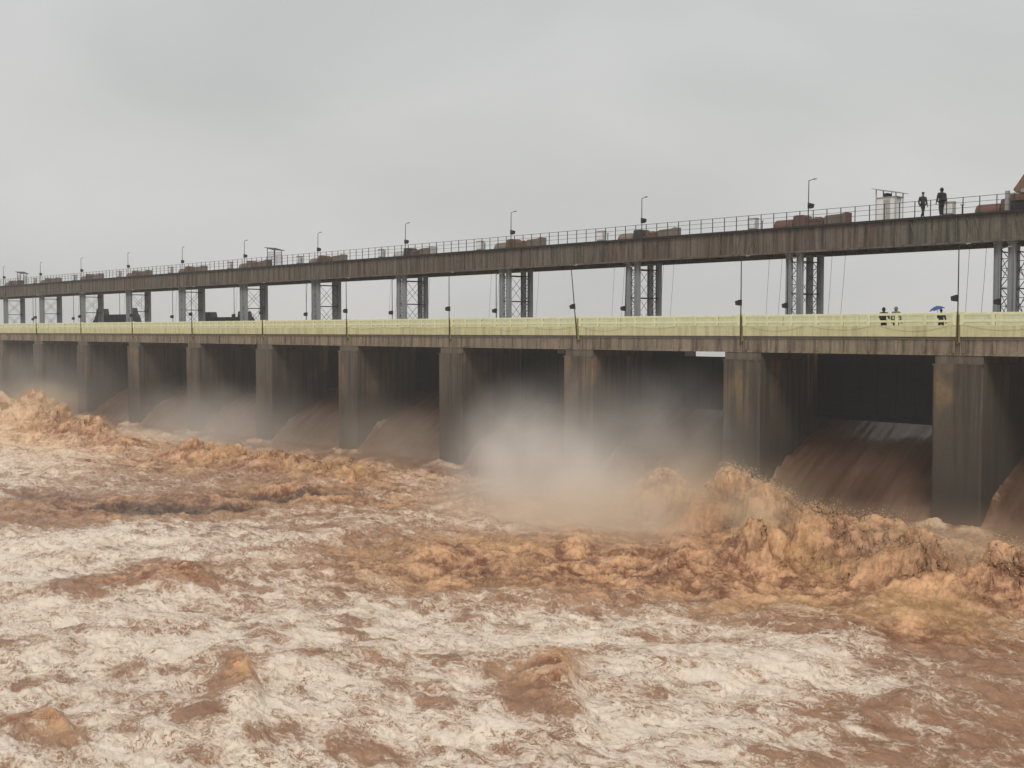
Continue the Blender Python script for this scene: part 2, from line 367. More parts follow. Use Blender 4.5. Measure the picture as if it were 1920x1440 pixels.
    q = q[keep]
    used = np.zeros(nv, bool); used[q.ravel()] = True
    remap = np.cumsum(used)-1; q = remap[q].astype(np.int32); co = co[used]
    me = bpy.data.meshes.new('river'); nf = len(q)
    me.vertices.add(len(co)); me.vertices.foreach_set('co', co.ravel())
    me.loops.add(nf*4); me.loops.foreach_set('vertex_index', q.ravel())
    me.polygons.add(nf); me.polygons.foreach_set('loop_start', np.arange(0, nf*4, 4, dtype=np.int32))
    me.polygons.foreach_set('loop_total', np.full(nf, 4, np.int32)); me.polygons.foreach_set('use_smooth', np.ones(nf, bool))
    me.update(calc_edges=True)
    at = me.color_attributes.new('cover', 'FLOAT_COLOR', 'POINT')
    crest = np.clip(.5+lump*1.1, 0, 1)
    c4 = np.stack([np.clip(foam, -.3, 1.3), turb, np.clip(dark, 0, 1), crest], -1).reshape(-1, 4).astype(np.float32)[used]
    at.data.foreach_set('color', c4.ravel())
    a2 = me.attributes.new('sheet', 'FLOAT', 'POINT'); a2.data.foreach_set('value', sm.ravel().astype(np.float32)[used])
    o = bpy.data.objects.new('water', me); COL.objects.link(o); tag(o, kind='structure')
    return o, (co, c4)

def water_mat():
    m, t, N, L, B = nodes('muddy_foaming_water')
    a = N.new('ShaderNodeAttribute'); a.attribute_name = 'cover'
    sp = N.new('ShaderNodeSeparateColor'); L.new(a.outputs['Color'], sp.inputs[0])
    F, T, D = sp.outputs[0], sp.outputs[1], sp.outputs[2]; C = a.outputs['Alpha']
    P = pos(N, L, (.62, 1, .8)); P.node.inputs['Rotation'].default_value = (0, 0, -YAW-.25)
    warp = N.new('ShaderNodeTexNoise'); warp.inputs['Scale'].default_value = .9; warp.inputs['Detail'].default_value = 4; L.new(P, warp.inputs['Vector'])
    vm = N.new('ShaderNodeVectorMath'); vm.operation = 'MULTIPLY_ADD'; vm.inputs[1].default_value = (1.5, 1.5, .6)
    L.new(warp.outputs['Color'], vm.inputs[0]); L.new(P, vm.inputs[2]); PW = vm.outputs[0]
    n_big = noise(N, L, PW, .38, 5, .6)
    n_mid = noise(N, L, PW, 1.4, 6, .68, .4)
    n_fine = noise(N, L, PW, 7.0, 6, .72)
    vo = N.new('ShaderNodeTexVoronoi'); vo.feature = 'DISTANCE_TO_EDGE'; vo.inputs['Scale'].default_value = 1.25; L.new(PW, vo.inputs['Vector'])
    vo2 = N.new('ShaderNodeTexVoronoi'); vo2.feature = 'DISTANCE_TO_EDGE'; vo2.inputs['Scale'].default_value = 3.4; L.new(PW, vo2.inputs['Vector'])
    lace = ramp(N, L, vo.outputs[0], [(0, 1), (.20, 0)]); lace2 = ramp(N, L, vo2.outputs[0], [(0, 1), (.22, 0)])
    # foam amount: broad sheets, round brown openings, thin dark strokes and lacing
    n_soft = noise(N, L, PW, 1.0, 4, .55, .5)
    vc = N.new('ShaderNodeTexVoronoi'); vc.inputs['Scale'].default_value = .62; L.new(PW, vc.inputs['Vector'])
    cr = N.new('ShaderNodeSeparateColor'); L.new(vc.outputs['Color'], cr.inputs[0])
    eye = math_(N, L, 'MULTIPLY', ramp(N, L, cr.outputs[0], [(.50, 0), (.62, 1)]), ramp(N, L, vc.outputs['Distance'], [(.22, 1), (.46, 0)]))
    vd = N.new('ShaderNodeTexVoronoi'); vd.inputs['Scale'].default_value = 1.7; L.new(PW, vd.inputs['Vector'])
    cd = N.new('ShaderNodeSeparateColor'); L.new(vd.outputs['Color'], cd.inputs[0])
    eye2 = math_(N, L, 'MULTIPLY', ramp(N, L, cd.outputs[1], [(.55, 0), (.65, 1)]), ramp(N, L, vd.outputs['Distance'], [(.18, 1), (.42, 0)]))
    ns = noise(N, L, PW, 2.6, 3, .6, .8)
    strk = ramp(N, L, math_(N, L, 'ABSOLUTE', math_(N, L, 'SUBTRACT', ns, .5)), [(.0, 1), (.035, 0)])
    strk = math_(N, L, 'MULTIPLY', strk, ramp(N, L, noise(N, L, P, .8, 2, .5), [(.42, 0), (.56, 1)]))
    f = math_(N, L, 'MULTIPLY_ADD', n_big, 1.1, math_(N, L, 'ADD', F, -.55))
    f = math_(N, L, 'MULTIPLY_ADD', n_soft, 1.3, math_(N, L, 'ADD', f, -.65))
    f = math_(N, L, 'MULTIPLY_ADD', n_fine, .32, math_(N, L, 'ADD', f, -.13))
    f = math_(N, L, 'MULTIPLY_ADD', eye, -.34, f); f = math_(N, L, 'MULTIPLY_ADD', eye2, -.20, f); f = math_(N, L, 'MULTIPLY_ADD', strk, -.48, f)
    f = math_(N, L, 'MULTIPLY_ADD', lace, .16, f); f = math_(N, L, 'MULTIPLY_ADD', lace2, .24, f)
    v3 = N.new('ShaderNodeTexVoronoi'); v3.feature = 'DISTANCE_TO_EDGE'; v3.inputs['Scale'].default_value = 8.5; L.new(PW, v3.inputs['Vector'])
    f = math_(N, L, 'MULTIPLY_ADD', ramp(N, L, v3.outputs[0], [(0, 1), (.25, 0)]), .16, math_(N, L, 'ADD', f, -.04))
    ns2 = noise(N, L, PW, 5.5, 2, .6, 1.0)
    f = math_(N, L, 'MULTIPLY_ADD', ramp(N, L, math_(N, L, 'ABSOLUTE', math_(N, L, 'SUBTRACT', ns2, .52)), [(0, 1), (.035, 0)]), -.26, f)
    fm = ramp(N, L, f, [(.22, 0), (.42, .42), (.60, .85), (.9, 1)])
    # water body colours
    wcol = mix(N, L, ramp(N, L, n_mid, [(.35, 0), (.65, 1)]), (.23, .11, .055), (.37, .205, .12))
    fr = math_(N, L, 'MULTIPLY_ADD', C, .55, math_(N, L, 'ADD', math_(N, L, 'MULTIPLY', n_mid, .55), math_(N, L, 'MULTIPLY', n_fine, .42)))
    fr = math_(N, L, 'MULTIPLY_ADD', noise(N, L, P, 19, 4, .75), .30, math_(N, L, 'ADD', fr, -.25))
    froth = mix(N, L, ramp(N, L, fr, [(.48, 0), (.62, .5), (.78, 1)]), (.19, .073, .03), (.70, .40, .215))  # froth colour with shade painted into the creases between lumps
    och = noise(N, L, P, .16, 3, .5)
    froth = mix(N, L, ramp(N, L, och, [(.48, 0), (.66, .35)]), froth, (.58, .37, .16))
    c = mix(N, L, ramp(N, L, T, [(.18, 0), (.55, 1)]), wcol, froth)
    fcol = mix(N, L, ramp(N, L, f, [(.35, 0), (.60, .5), (.95, 1)]), (.50, .325, .22), (.78, .675, .555))
    fcol = mix(N, L, ramp(N, L, n_mid, [(.35, .35), (.6, 0)]), fcol, (.60, .47, .36))
    fcol = mix(N, L, ramp(N, L, T, [(.2, 0), (.8, .75)]), fcol, (.70, .45, .27))
    c = mix(N, L, fm, c, fcol)
    c = mix(N, L, math_(N, L, 'MULTIPLY', D, ramp(N, L, n_mid, [(.35, 1), (.65, .55)])), c, (.035, .026, .02))  # foam-free streaks, painted darker still with the dam's dark reflection
    sh = N.new('ShaderNodeAttribute'); sh.attribute_name = 'sheet'; sh = sh.outputs['Fac']
    flow = noise(N, L, pos(N, L, (1.6, .10, .12)), 1.0, 5, .6, .2)
    edge = noise(N, L, pos(N, L, (.5, .25, .3)), 1.0, 4, .6, .2)
    shc = mix(N, L, ramp(N, L, flow, [(.38, 0), (.64, 1)]), (.075, .040, .026), (.115, .066, .043))  # unaerated brown of the sheet, with the deck's shade painted into it
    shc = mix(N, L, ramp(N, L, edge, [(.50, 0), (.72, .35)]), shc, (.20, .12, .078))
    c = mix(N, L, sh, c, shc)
    L.new(c, B.inputs['Base Color'])
    L.new(ramp(N, L, fm, [(0, .28), (.8, .62)]), B.inputs['Roughness'])
    B.inputs['Specular IOR Level'].default_value = .4
    h = math_(N, L, 'MULTIPLY_ADD', n_fine, .5, math_(N, L, 'MULTIPLY', n_mid, .8)); h = math_(N, L, 'MULTIPLY_ADD', fm, .25, h)
    tiny = noise(N, L, P, 22, 4, .7); h = math_(N, L, 'MULTIPLY_ADD', tiny, .16, h)
    L.new(ramp(N, L, T, [(.15, .08), (.6, .32)]), B.inputs['Subsurface Weight']); B.inputs['Subsurface Radius'].default_value = (1, .5, .25); B.inputs['Subsurface Scale'].default_value = .22
    h = mix(N, L, sh, h, math_(N, L, 'MULTIPLY', flow, .5))
    bump(N, L, B, h, .75, .11)
    return m
river, (rco, rc4) = build_water()
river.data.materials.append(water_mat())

# broad water beyond the modelled reach and the reservoir upstream
def plain_water(name, z, x0, x1, y0, y1, col):
    m, t, N, L, B = nodes(name+'_material')
    n = noise(N, L, pos(N, L, (.4, .4, .4)), 1, 5, .6); L.new(mix(N, L, n, col, tuple(x*1.3 for x in col)), B.inputs['Base Color'])
    B.inputs['Roughness'].default_value = .06; bump(N, L, B, n, .05, .05)
    o = MB().add([(x0,y0,z),(x1,y0,z),(x1,y1,z),(x0,y1,z)], [(0,1,2,3)]).build(name, m); tag(o, kind='structure'); return o
plain_water('reservoir_water', 9.0, -750, 350, 77, 650, (.22, .15, .10))
plain_water('river_water', -1.6, -750, 350, -150, 76.5, (.28, .18, .12))

# ------------------------------------------------------------------ piers
def make_pier(k):
    t = thing('bridge_pier', (PX(k), YF, 0), '', 'pier', 'concrete piers between the sluice bays')
    m = MB().prism([(-1.5, 0), (-1.38, -.12), (1.38, -.12), (1.5, 0), (1.5, 5.3), (-1.5, 5.3)], 'z', -3, Z_CAP)
    m.box(-1.5, 1.5, 5.303, 13, -3, 11.4)
    m.build('shaft', M['pier'], t)
    MB().box(-1.515, 1.515, -.13, .05, Z_CAP-.09, Z_CAP+.004).build('ledge', M['pier'], t)
    MB().box(-1.44, 1.44, .10, 5.1, Z_CAP+.005, Z_BEAM-.003).build('bearing_block', M['cap'], t)
    return t
def pier_label(i, k): return 'tall stained concrete pier with square face, %s, standing in the churning water' % ordr(i)
p0 = make_pier(0)
vis = [k for k in KS if k >= 0]
for k in KS:
    i = k
    lab = pier_label(i, k) if k >= 0 else 'tall stained concrete pier beyond the right edge of the photo, %s one' % OUT[k]
    if k == 0: p0['label'] = lab
    else: dup(p0, (PX(k), YF, 0), lab)

# gate recess ends and sill come with the pier; gates
def make_gate(k, notch):
    t = thing('sluice_gate', (PX(k)-BAY/2, 72, 0), '', 'sluice gate', 'raised steel gates between the piers')
    hw = 5.98
    zb = 5.9+({0: 0, 1: .15, 2: -.1, 3: .1}.get(k, 0))
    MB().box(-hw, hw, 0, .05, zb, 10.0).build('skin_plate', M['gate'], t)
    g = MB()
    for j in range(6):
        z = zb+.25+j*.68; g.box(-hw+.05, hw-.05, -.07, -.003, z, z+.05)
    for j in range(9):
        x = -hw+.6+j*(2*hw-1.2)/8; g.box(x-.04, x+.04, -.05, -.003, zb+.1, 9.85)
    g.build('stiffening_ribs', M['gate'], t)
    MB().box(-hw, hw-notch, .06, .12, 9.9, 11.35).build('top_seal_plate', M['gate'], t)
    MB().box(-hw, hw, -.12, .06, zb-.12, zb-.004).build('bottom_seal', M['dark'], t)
    return t
for k in KS[:-1]:
    notch = {1: 8.75, 2: 7.6}.get(k, -.0)
    g = make_gate(k, notch)
    g['label'] = ('dark steel gate raised above the torrent in the bay left of the %s pier' % ('rightmost' if k == 0 else ORD[k]+'-from-right')) if k >= 0 else 'dark steel gate beyond the right edge of the photo, %s bay' % OUT[k]

# ------------------------------------------------------------------ road bridge spans
def make_span():
    t = thing('road_bridge_span', (0, YF, 0), '', 'bridge span', 'concrete spans of the low road bridge')
    MB().box(-7.49, 7.49, .05, 4.95, 11.45, Z_DECK).build('deck_slab', M['slab'], t)
    for y in (.10, 4.55):
        b = MB().box(-7.47, 7.47, y, y+.35, Z_BEAM, 11.447)
        b.box(-7.47, 7.47, y-.05, y+.40, Z_BEAM+.0, Z_BEAM+.14) if y < 1 else None
        for j in range(9):
            x = -7.2+j*1.8; b.box(x-.09, x+.09, y-.09, y-.003, Z_BEAM+.15, 11.40)
        b.build('edge_beam', M['beam'], t)
    for y in (1.4, 2.8): MB().box(-7.47, 7.47, y, y+.3, Z_BEAM+.05, 11.447).build('inner_beam', M['cap'], t)
    return t
def make_parapet(far=False):
    y0 = 5.0 if far else -.1
    t = thing('parapet', (0, YF+y0, Z_BAND), '', 'parapet', 'far side parapets of the road bridge' if far else 'near side parapets of the road bridge')
    my = M['yellow']
    MB().box(-7.38, 7.38, 0, .16, 0, .67).build('base_wall', M['yellow2'], t, .012)
    if far: MB().box(-7.38, 7.38, .03, .13, .673, 1.36).build('upper_wall', M['yellow'], t)
    for z0, z1 in ((.86, .99), (1.27, 1.42)):
        MB().box(-7.38, 7.38, .02, .14, z0, z1).build('rail', my, t, .012)
    for j in range(9):
        x = -7.3+j*14.6/8; w = .16 if j in (0, 8) else .09
        zt = 1.48 if j in (0, 8) else 1.425
        MB().box(x-w, x+w, -.012 if j in (0, 8) else .008, .152, .672, zt).build('post', my, t, .012)
    return t
def make_joint(k):
    return None
sp0 = make_span(); pa0 = make_parapet(); pb0 = make_parapet(True)
for k in KS[:-1]:
    x = PX(k)-BAY/2
    who = 'between the %s and %s piers' % (('rightmost' if k == 0 else ORD[k]), ORD[k+1]) if k >= 0 else 'right of the rightmost pier, %s bay' % OUT[k]
    for o, base, lab in ((sp0, (x, YF, 0), 'weathered concrete span with edge beam %s'),
                         (pa0, (x, YF-.1, Z_BAND), 'near cream yellow parapet with rails %s'),
                         (pb0, (x, YF+5.0, Z_BAND), 'far side cream yellow parapet %s')):
        lb = lab % who + ('' if k < 1 else ' from the right')
        if k == KS[0]: o.location = base; o['label'] = lb
        else: dup(o, base, lb)
# mossy strip filling each parapet joint, and a slack cable looped along each parapet
j0 = MB().box(-.10, .10, -.02, .18, -.35, 1.30).build('joint_filler', M['mossy'])
for k in KS[:-1]:
    o = j0 if k == KS[0] else j0.copy()
    if o is not j0: COL.objects.link(o)
    o.location = (PX(k), YF-.1, Z_BAND)
    tag(o, 'mossy dark post filling the parapet joint above the %s pier' % (('rightmost' if k == 0 else ORD[k]+'-from-right') if k >= 0 else OUT[k]), 'joint post', 'dark posts in the parapet joints')
random.seed(5)
for k in range(-1, 4):
    pts = []
    x0 = PX(k)-.3; x1 = PX(k+1)+.3; nl = 3; z0 = Z_BAND+.75
    for a in range(nl):
        sag = random.uniform(.05, .42)
        for q in range(9):
            f = q/9; x = x0+(x1-x0)*(a+f)/nl; pts.append((x, YF-.135, z0-sag*4*f*(1-f)))
    pts.append((x1, YF-.135, z0))
    o = MB().tube(pts, .010, 4).build('slack_cable', M['yellow2'])
    tag(o, 'thin slack cable looping along the parapet left of the %s pier' % (('rightmost' if k == 0 else ORD[k]+'-from-right') if k >= 0 else OUT[k]), 'cable', 'cables looped along the near parapets')

# ------------------------------------------------------------------ lamp posts on the road bridge
def make_lamp(base, h, arm, flood_z, flood_dx, r=.045, cats='lamp post', group=''):
    t = thing('lamp_post', (0, 0, 0), '', cats, group)
    MB().tube([(0, 0, 0), (0, 0, h)], r, 8, r*.7).build('pole', M['dark'], t)
    MB().tube([(0, 0, h-.02), (arm*.5, 0, h+.09*abs(arm)), (arm, 0, h+.14*abs(arm))], r*.6, 6).build('arm', M['dark'], t)
    a0, a1 = sorted((arm, arm*1.45)); z = h+.14*abs(arm)
    MB().prism([(a0, z-.03), (a1, z+.0), (a1, z+.05), (a0, z+.05)], 'y', -.09, .09).build('lamp_head', M['lamp'], t)
    s = 1 if flood_dx > 0 else -1
    b = MB().prism([(s*.05, flood_z-.2), (s*.34, flood_z-.15), (s*.38, flood_z+.10), (s*.05, flood_z+.2)], 'y', -.17, .17)
    b.build('control_box', M['dark'], t)
    return t
near0 = make_lamp(0, 5.6, .45, 2.55, -1, group='lamp posts in the near parapet joints')
far0 = make_lamp(0, 5.3, .45, 2.05, -1, group='lamp posts along the far parapet')
for k in range(0, 12):
    for o, yy, lab in ((near0, YF-.16, 'dark lamp post rising from the near parapet joint, %s'), (far0, YF+5.25, 'dark lamp post behind the far parapet, %s')):
        c = o if k == 0 else dup(o, (0, 0, 0), '')
        c.location = (PX(k)+(0 if o is near0 else .2), yy, Z_BAND-.3 if o is near0 else Z_DECK)
        c['label'] = lab % ordr(k)
        c.rotation_euler = (0, 0, random.uniform(-.15, .15))
        if o is near0 and k == 2:
            c.rotation_euler = (0, R(-6.5), 0); c['label'] = 'leaning dark lamp post on the near parapet joint, %s' % ordr(k)
        if k in (2,) and o is far0: c.rotation_euler = (0, R(1.5), R(5))

# ------------------------------------------------------------------ steel towers carrying the gantry bridge
def make_tower():
    t = thing('steel_tower', (0, 71.7, 11.4), '', 'steel tower', 'lattice towers under the gantry bridge')
    H = GZ0-11.4; xs = (-.66, .22); ys = (.0, 2.75)
    for yi in ys:
        for xi in xs:
            g = MB(); a, b = .20, .17
            g.box(xi-a-.0, xi-a+.03, yi-b, yi+b, 0, H); g.box(xi+a-.03, xi+a, yi-b, yi+b, 0, H); g.box(xi-a+.03, xi+a-.03, yi-.015, yi+.015, 0, H)
            g.box(xi-a-.05, xi+a+.05, yi-b-.05, yi+b+.05, H-.10, H-.003)
            g.box(xi-a-.05, xi+a+.05, yi-b-.05, yi+b+.05, 0, .06)
            g.build('leg', M['leg'], t)
    for yi in ys:                                  # dense zigzag between the legs of one face
        g = MB(); n = 9; z0 = .35; dz = (H-.8)/n; xa, xb = xs[0]+.2, xs[1]-.2
        for j in range(n):
            z = z0+j*dz; p, q = (xa, xb) if j % 2 else (xb, xa)
            g.tube([(p, yi, z), (q, yi, z+dz)], .028, 4)
            g.tube([(xa, yi, z), (xb, yi, z)], .022, 4)
        g.build('lattice', M['brace'], t)
    for xi in xs:                                  # wide crossed panels between front and rear legs
        g = MB(); zs = (.25, H*.47-.25, H*.94-.35)
        for z in (.9, 3.25, 5.55):
            g.tube([(xi, ys[0]+.17, z), (xi, ys[1]-.17, z)], .045, 5)
        for z0, z1 in ((.9, 3.25), (3.25, 5.55), (-.0, .9)):
            g.tube([(xi-.03, ys[0]+.17, z0), (xi-.03, ys[1]-.17, z1)], .022, 4); g.tube([(xi+.03, ys[1]-.17, z0), (xi+.03, ys[0]+.17, z1)], .022, 4)
        g.build('cross_bracing', M['brace'], t)
    MB().tube([(.45, -.2, 0), (.45, -.2, H-.1)], .03, 5).build('conduit', M['leg'], t)
    return t
tw0 = make_tower()
for k in [0, -1, -2]+list(range(1, 12)):
    lab = 'grey four-legged steel tower with cross bracing, %s' % (ordr(k) if k >= 0 else OUT[k]+' past the right edge')
    if k == 0: tw0.location = (PX(0), 71.7, 11.4); tw0['label'] = lab
    else: dup(tw0, (PX(k), 71.7, 11.4), lab)

# ------------------------------------------------------------------ gantry bridge: girders, walkway and railing
def make_girder(seed):
    rnd = random.Random(seed)
    t = thing('gantry_girder', (0, GY0, GZ0), '', 'girder', 'plate girder spans of the gantry bridge')
    h = GZ1-GZ0
    for y in (0, GY1-GY0-.12):
        f = -1 if y == 0 else 1
        yo = y+(0 if f < 0 else .12)
        g = MB().box(-7.49, 7.49, y, y+.12, .12, h-.15)
        x = -7.35
        while x < 7.4:
            d = .07 if rnd.random() < .75 else .13
            y0, y1 = sorted((yo+f*.003, yo+f*(d)))
            g.box(x-.018, x+.018, y0, y1, .125, h-.155)
            x += 1.07*rnd.choice([.5, 1, 1, 1])
        if y == 0:
            for q in range(rnd.choice([3, 6, 9, 12])):      # loose diagonal angles and hoses on the web
                x = rnd.uniform(-7, 6); s_ = rnd.choice([-1, 1, 1]); l = rnd.uniform(.3, .7)
                g.tube([(x, -.10, h-.2), (x+s_*l, -.10, .2+rnd.uniform(0, .4))], .024, 4)
        g.build('web_plate', M['girder'], t)
    fl = MB().box(-7.5, 7.5, -.16, .28, 0, .118).box(-7.5, 7.5, GY1-GY0-.28, GY1-GY0+.16, 0, .118)
    fl.build('bottom_flange', M['girder'], t)
    c = MB()
    for j in range(7):
        x = -6.9+j*2.3; c.box(x-.08, x+.08, .123, GY1-GY0-.123, .2, .75)
    c.build('cross_beam', M['dark'], t)
    c = MB().box(-7.49, 7.49, .123, GY1-GY0-.123, .78, .84); c.build('soffit_plate', M['dark'], t)
    MB().box(-7.5, 7.5, -.2, GY1-GY0+.2, h-.147, h).build('walkway', M['dark'], t)
    return t
def make_railing():
    t = thing('railing', (0, GY0-.12, GZ1), '', 'railing', 'railings on the edge of the gantry bridge')
    for j in range(14):
        x = -7.5+(j+.5)*BAY/14
        MB().box(x-.024, x+.024, -.024, .024, .003, 1.05).build('post', M['brace'], t)
    for z in (.38, .71, 1.03):
        MB().tube([(-7.5, 0, z), (7.5, 0, z)], .014 if z < 1 else .018, 5).build('rail', M['brace'], t)
    return t
rl0 = make_railing()
for k in KS[:-1]:
    x = PX(k)-BAY/2
    who = 'between the %s and %s towers from the right' % ('rightmost' if k == 0 else ORD[k], ORD[k+1]) if k >= 0 else 'beyond the rightmost tower, %s bay' % OUT[k]
    who = who.replace('rightmost and second towers from the right', 'rightmost and second towers')
    g = make_girder(100+k); g.location = (x, GY0, GZ0); g['label'] = 'rust-streaked plate girder span ' + who
    lb = 'thin dark three-rail railing on the girder ' + who
    if k == KS[0]: rl0.location = (x, GY0-.12, GZ1); rl0['label'] = lb
    else: dup(rl0, (x, GY0-.12, GZ1), lb)

# small lamp posts on the gantry walkway
up0 = make_lamp(0, 3.35, .42, 1.6, 1, .04, group='lamp posts on the gantry bridge')
for k in range(1, 13):
    c = up0 if k == 1 else dup(up0, (0, 0, 0), '')
    c.location = (PX(k)+1.3, GY0-.28, GZ1-.25); c['label'] = 'slim lamp post on the gantry walkway above the %s tower from the right' % ORD[min(k, 13)]
    c.rotation_euler = (R(random.uniform(-1, 1)), R(random.uniform(-1.2, 1.5)), random.uniform(-.2, .2))

# hoist machinery over each pier
def make_hoist(ca, cb, seed):
    rnd = random.Random(seed)
    t = thing('gate_hoist', (0, 73.0, GZ1), '', 'hoist machine', 'gate hoists on the gantry bridge')
    MB().box(-2.6, 3.3, -.7, .7, .002, .14).build('base_frame', M['dark'], t)
    n = 10
    arc = [(-.62*math.cos(math.pi*i/n), .142+.72*math.sin(math.pi*i/n)) for i in range(n+1)]
    MB().prism([(y, z) for y, z in arc], 'x', -2.5, -.95).build('drum_cover', ca, t, .03)
    MB().prism([(-.9, .143), (.05, .143), (.05, 1.0), (-.1, 1.12), (-.75, 1.12), (-.9, 1.02)], 'y', -.5, .5).build('gearbox', cb, t, .02)
    g = MB()
    for q in range(5):
        x = .2+q*.27; g.ball((x, rnd.uniform(-.1, .1), .52), .15, .4, .30+.12*rnd.random(), 10, 6)
    g.box(.1, 1.5, -.45, .45, .143, .42).tube([(.1, 0, .55), (1.6, 0, .55)], .09, 8); g.tube([(.4, -.4, .9), (1.5, -.4, .75)], .03, 5)
    g.build('gear_train', M['rust'], t)
    MB().prism([(1.62, .143), (3.2, .143), (3.2, 1.02), (2.9, .95), (2.3, .93), (1.75, .9), (1.62, .78)], 'y', -.5, .5).build('motor_cover', M['tan'], t, .03)
    MB().box(3.2+.003, 3.26, -.45, .45, .143, 1.08).build('end_plate', ca, t)
    return t
for k in range(0, 12):
    ca, cb = {0: (M['redox'], M['redox']), 1: (M['redox'], M['redox']), 2: (M['tan'], M['stop']), 3: (M['tan'], M['rust']), 4: (M['cabinet'], M['stop'])}.get(k, (M['tan'], M['rust'] if k % 2 else M['tan']))
    t = make_hoist(ca, cb, k); t.location = (PX(k), 73.0, GZ1); t.scale = (1, 1, .80+.05*math.sin(k*2.3))
    t['label'] = ('red-brown' if k < 2 else 'weathered brown')+' hoist machinery with rounded cover over the %s tower' % ('rightmost' if k == 0 else ORD[k]+'-from-right')
cb0 = thing('control_cabinet', (0, 0, 0), '', 'cabinet', 'control cabinets on the gantry walkway')
MB().box(-.36, .36, -.22, .22, .12, .92).build('body', M['cabinet'], cb0, .015)
MB().box(-.40, .40, -.26, .26, .923, .965).build('lid', M['white'], cb0)
MB().box(-.30, .30, -.235, -.222, .2, .84).build('door', M['white'], cb0)
g = MB()
for sx in (-.3, .3):
    for sy in (-.17, .17): g.box(sx-.025, sx+.025, sy-.025, sy+.025, .002, .118)
g.build('feet', M['dark'], cb0)
vp0 = thing('valve_stand', (0, 0, 0), '', 'valve stand', 'small T-headed stands on the gantry walkway')
MB().tube([(0, 0, 0), (0, 0, .62)], .035, 6).build('stem', M['dark'], vp0)
MB().tube([(-.12, 0, .66), (.12, 0, .66)], .045, 6).build('head', M['cabinet'], vp0)
for k in range(0, 11):
    for o, dx, yy, lab in ((cb0, -4.1, 72.2, 'pale grey control cabinet left of the %s hoist'), (vp0, -3.05, 71.8, 'small T-headed stand left of the %s hoist')):
        c = o if k == 0 else dup(o, (0, 0, 0), '')
        c.location = (PX(k)+dx, yy, GZ1+.002); c['label'] = lab % ('rightmost' if k == 0 else ORD[k]+'-from-right')

# hoist ropes from the gantry to the gates
n = 0
for k in range(0, 10):
    for dx, lean, w_ in ((-2.75, -.10, 'far left'), (-1.65, -.16, 'near left'), (2.4, -.12, 'near right'), (3.45, -.18, 'far right')):
        if dx > 0 and k == 0: continue
        ln = 17.5-11.36
        yb = 72.1 if True else 0
        o = MB().tube([(0, .3, 0), (lean*.4, .12, -ln*.45), (lean*1.6, .0, -ln)], .013, 4).build('hoist_rope', M['stop'])
        o.location = (PX(k)+dx, 72.09, 17.5+.6)
        tag(o, 'thin hanging hoist rope %s of the %s tower' % (w_, 'rightmost' if k == 0 else ORD[k]+'-from-right'), 'rope', 'hoist ropes under the gantry bridge')

# ------------------------------------------------------------------ sentry booths
def booth(x, white, label):
    t = thing('sentry_booth', (x, 72.9, GZ1), label, 'booth', 'booths on the gantry bridge')
    mt = M['white'] if white else M['brace']
    g = MB()
    for sx in (-.72, .72):
        for sy in (-.5, .5): g.box(sx-.03, sx+.03, sy-.03, sy+.03, .002, 2.2 if sx < 0 else 1.95)
    g.build('frame', M['cabinet'] if white else M['brace'], t)
    if white:
        MB().box(-.69, .63, -.46, .46, .002, 1.62).build('wall_panel', M['white'], t)
        g = MB().box(-.72, .78, -.52, .52, 1.623, 1.68); g.build('sill_band', M['cabinet'], t)
        g = MB().box(-.3, .0, -.3, .3, 1.683, 1.95).tube([(.15, 0, 1.68), (.15, 0, 2.0)], .03, 5); g.build('fan_unit', M['stop'], t)
        MB().box(-.2, .3, -.475, -.463, .1, 1.5).build('door', M['cabinet'], t)
    else:
        g = MB()
        for j in range(7): g.box(-.72+j*.24-.012, -.72+j*.24+.012, -.5, -.476, .002, 1.75)
        for j in range(6): g.box(-.72, .72, -.47, -.45, .2+j*.3, .225+j*.3)
        g.build('mesh_wall', M['brace'], t); g = MB()
        for j in range(7): g.box(-.72+j*.24-.012, -.72+j*.24+.012, .476, .5, .002, 1.75)
        for j in range(6): g.box(-.72, .72, .45, .47, .2+j*.3, .225+j*.3)
        g.build('mesh_wall', M['brace'], t)
    MB().prism([(-.95, 2.26), (1.0, 1.86), (1.0, 1.91), (-.95, 2.31)], 'y', -.75, .75).build('roof', M['cabinet'] if white else M['stop'], t)
    return t
booth(-38.1, True, 'white sentry booth with a slanted roof left of the two walkers')
booth(-114.8, False, 'open mesh booth with a slanted roof, mid-length of the gantry bridge')
booth(-190.6, False, 'farthest booth, small frame near the left end of the gantry bridge')

# rusty travelling crane whose hood pokes in at the right edge
t = thing('travelling_crane', (-28.6, 72.4, GZ1), 'rusty crane hood with grey post at the right edge of the gantry bridge', 'crane')
MB().box(-1.05, -.82, -1.0, -.8, .002, 1.25).build('end_post', M['leg'], t)
MB().box(-.78, 3.5, -.9, 1.2, .62, 1.05).build('frame_beam', M['rust'], t, .02)
MB().box(-.7, 3.4, -.8, 1.1, .002, .615).build('bogie', M['dark'], t)
MB().prism([(-.62, 1.30), (-.45, 1.12), (.2, 1.06), (3.4, 1.06), (3.4, 5.2), (1.5, 4.9), (.2, 2.45), (-.4, 1.6)], 'y', -.9, 1.1).build('hood', M['hood'], t, .04)
MB().box(-.1, .25, -.95, -.82, 1.053, 1.3).build('bracket', M['leg'], t)

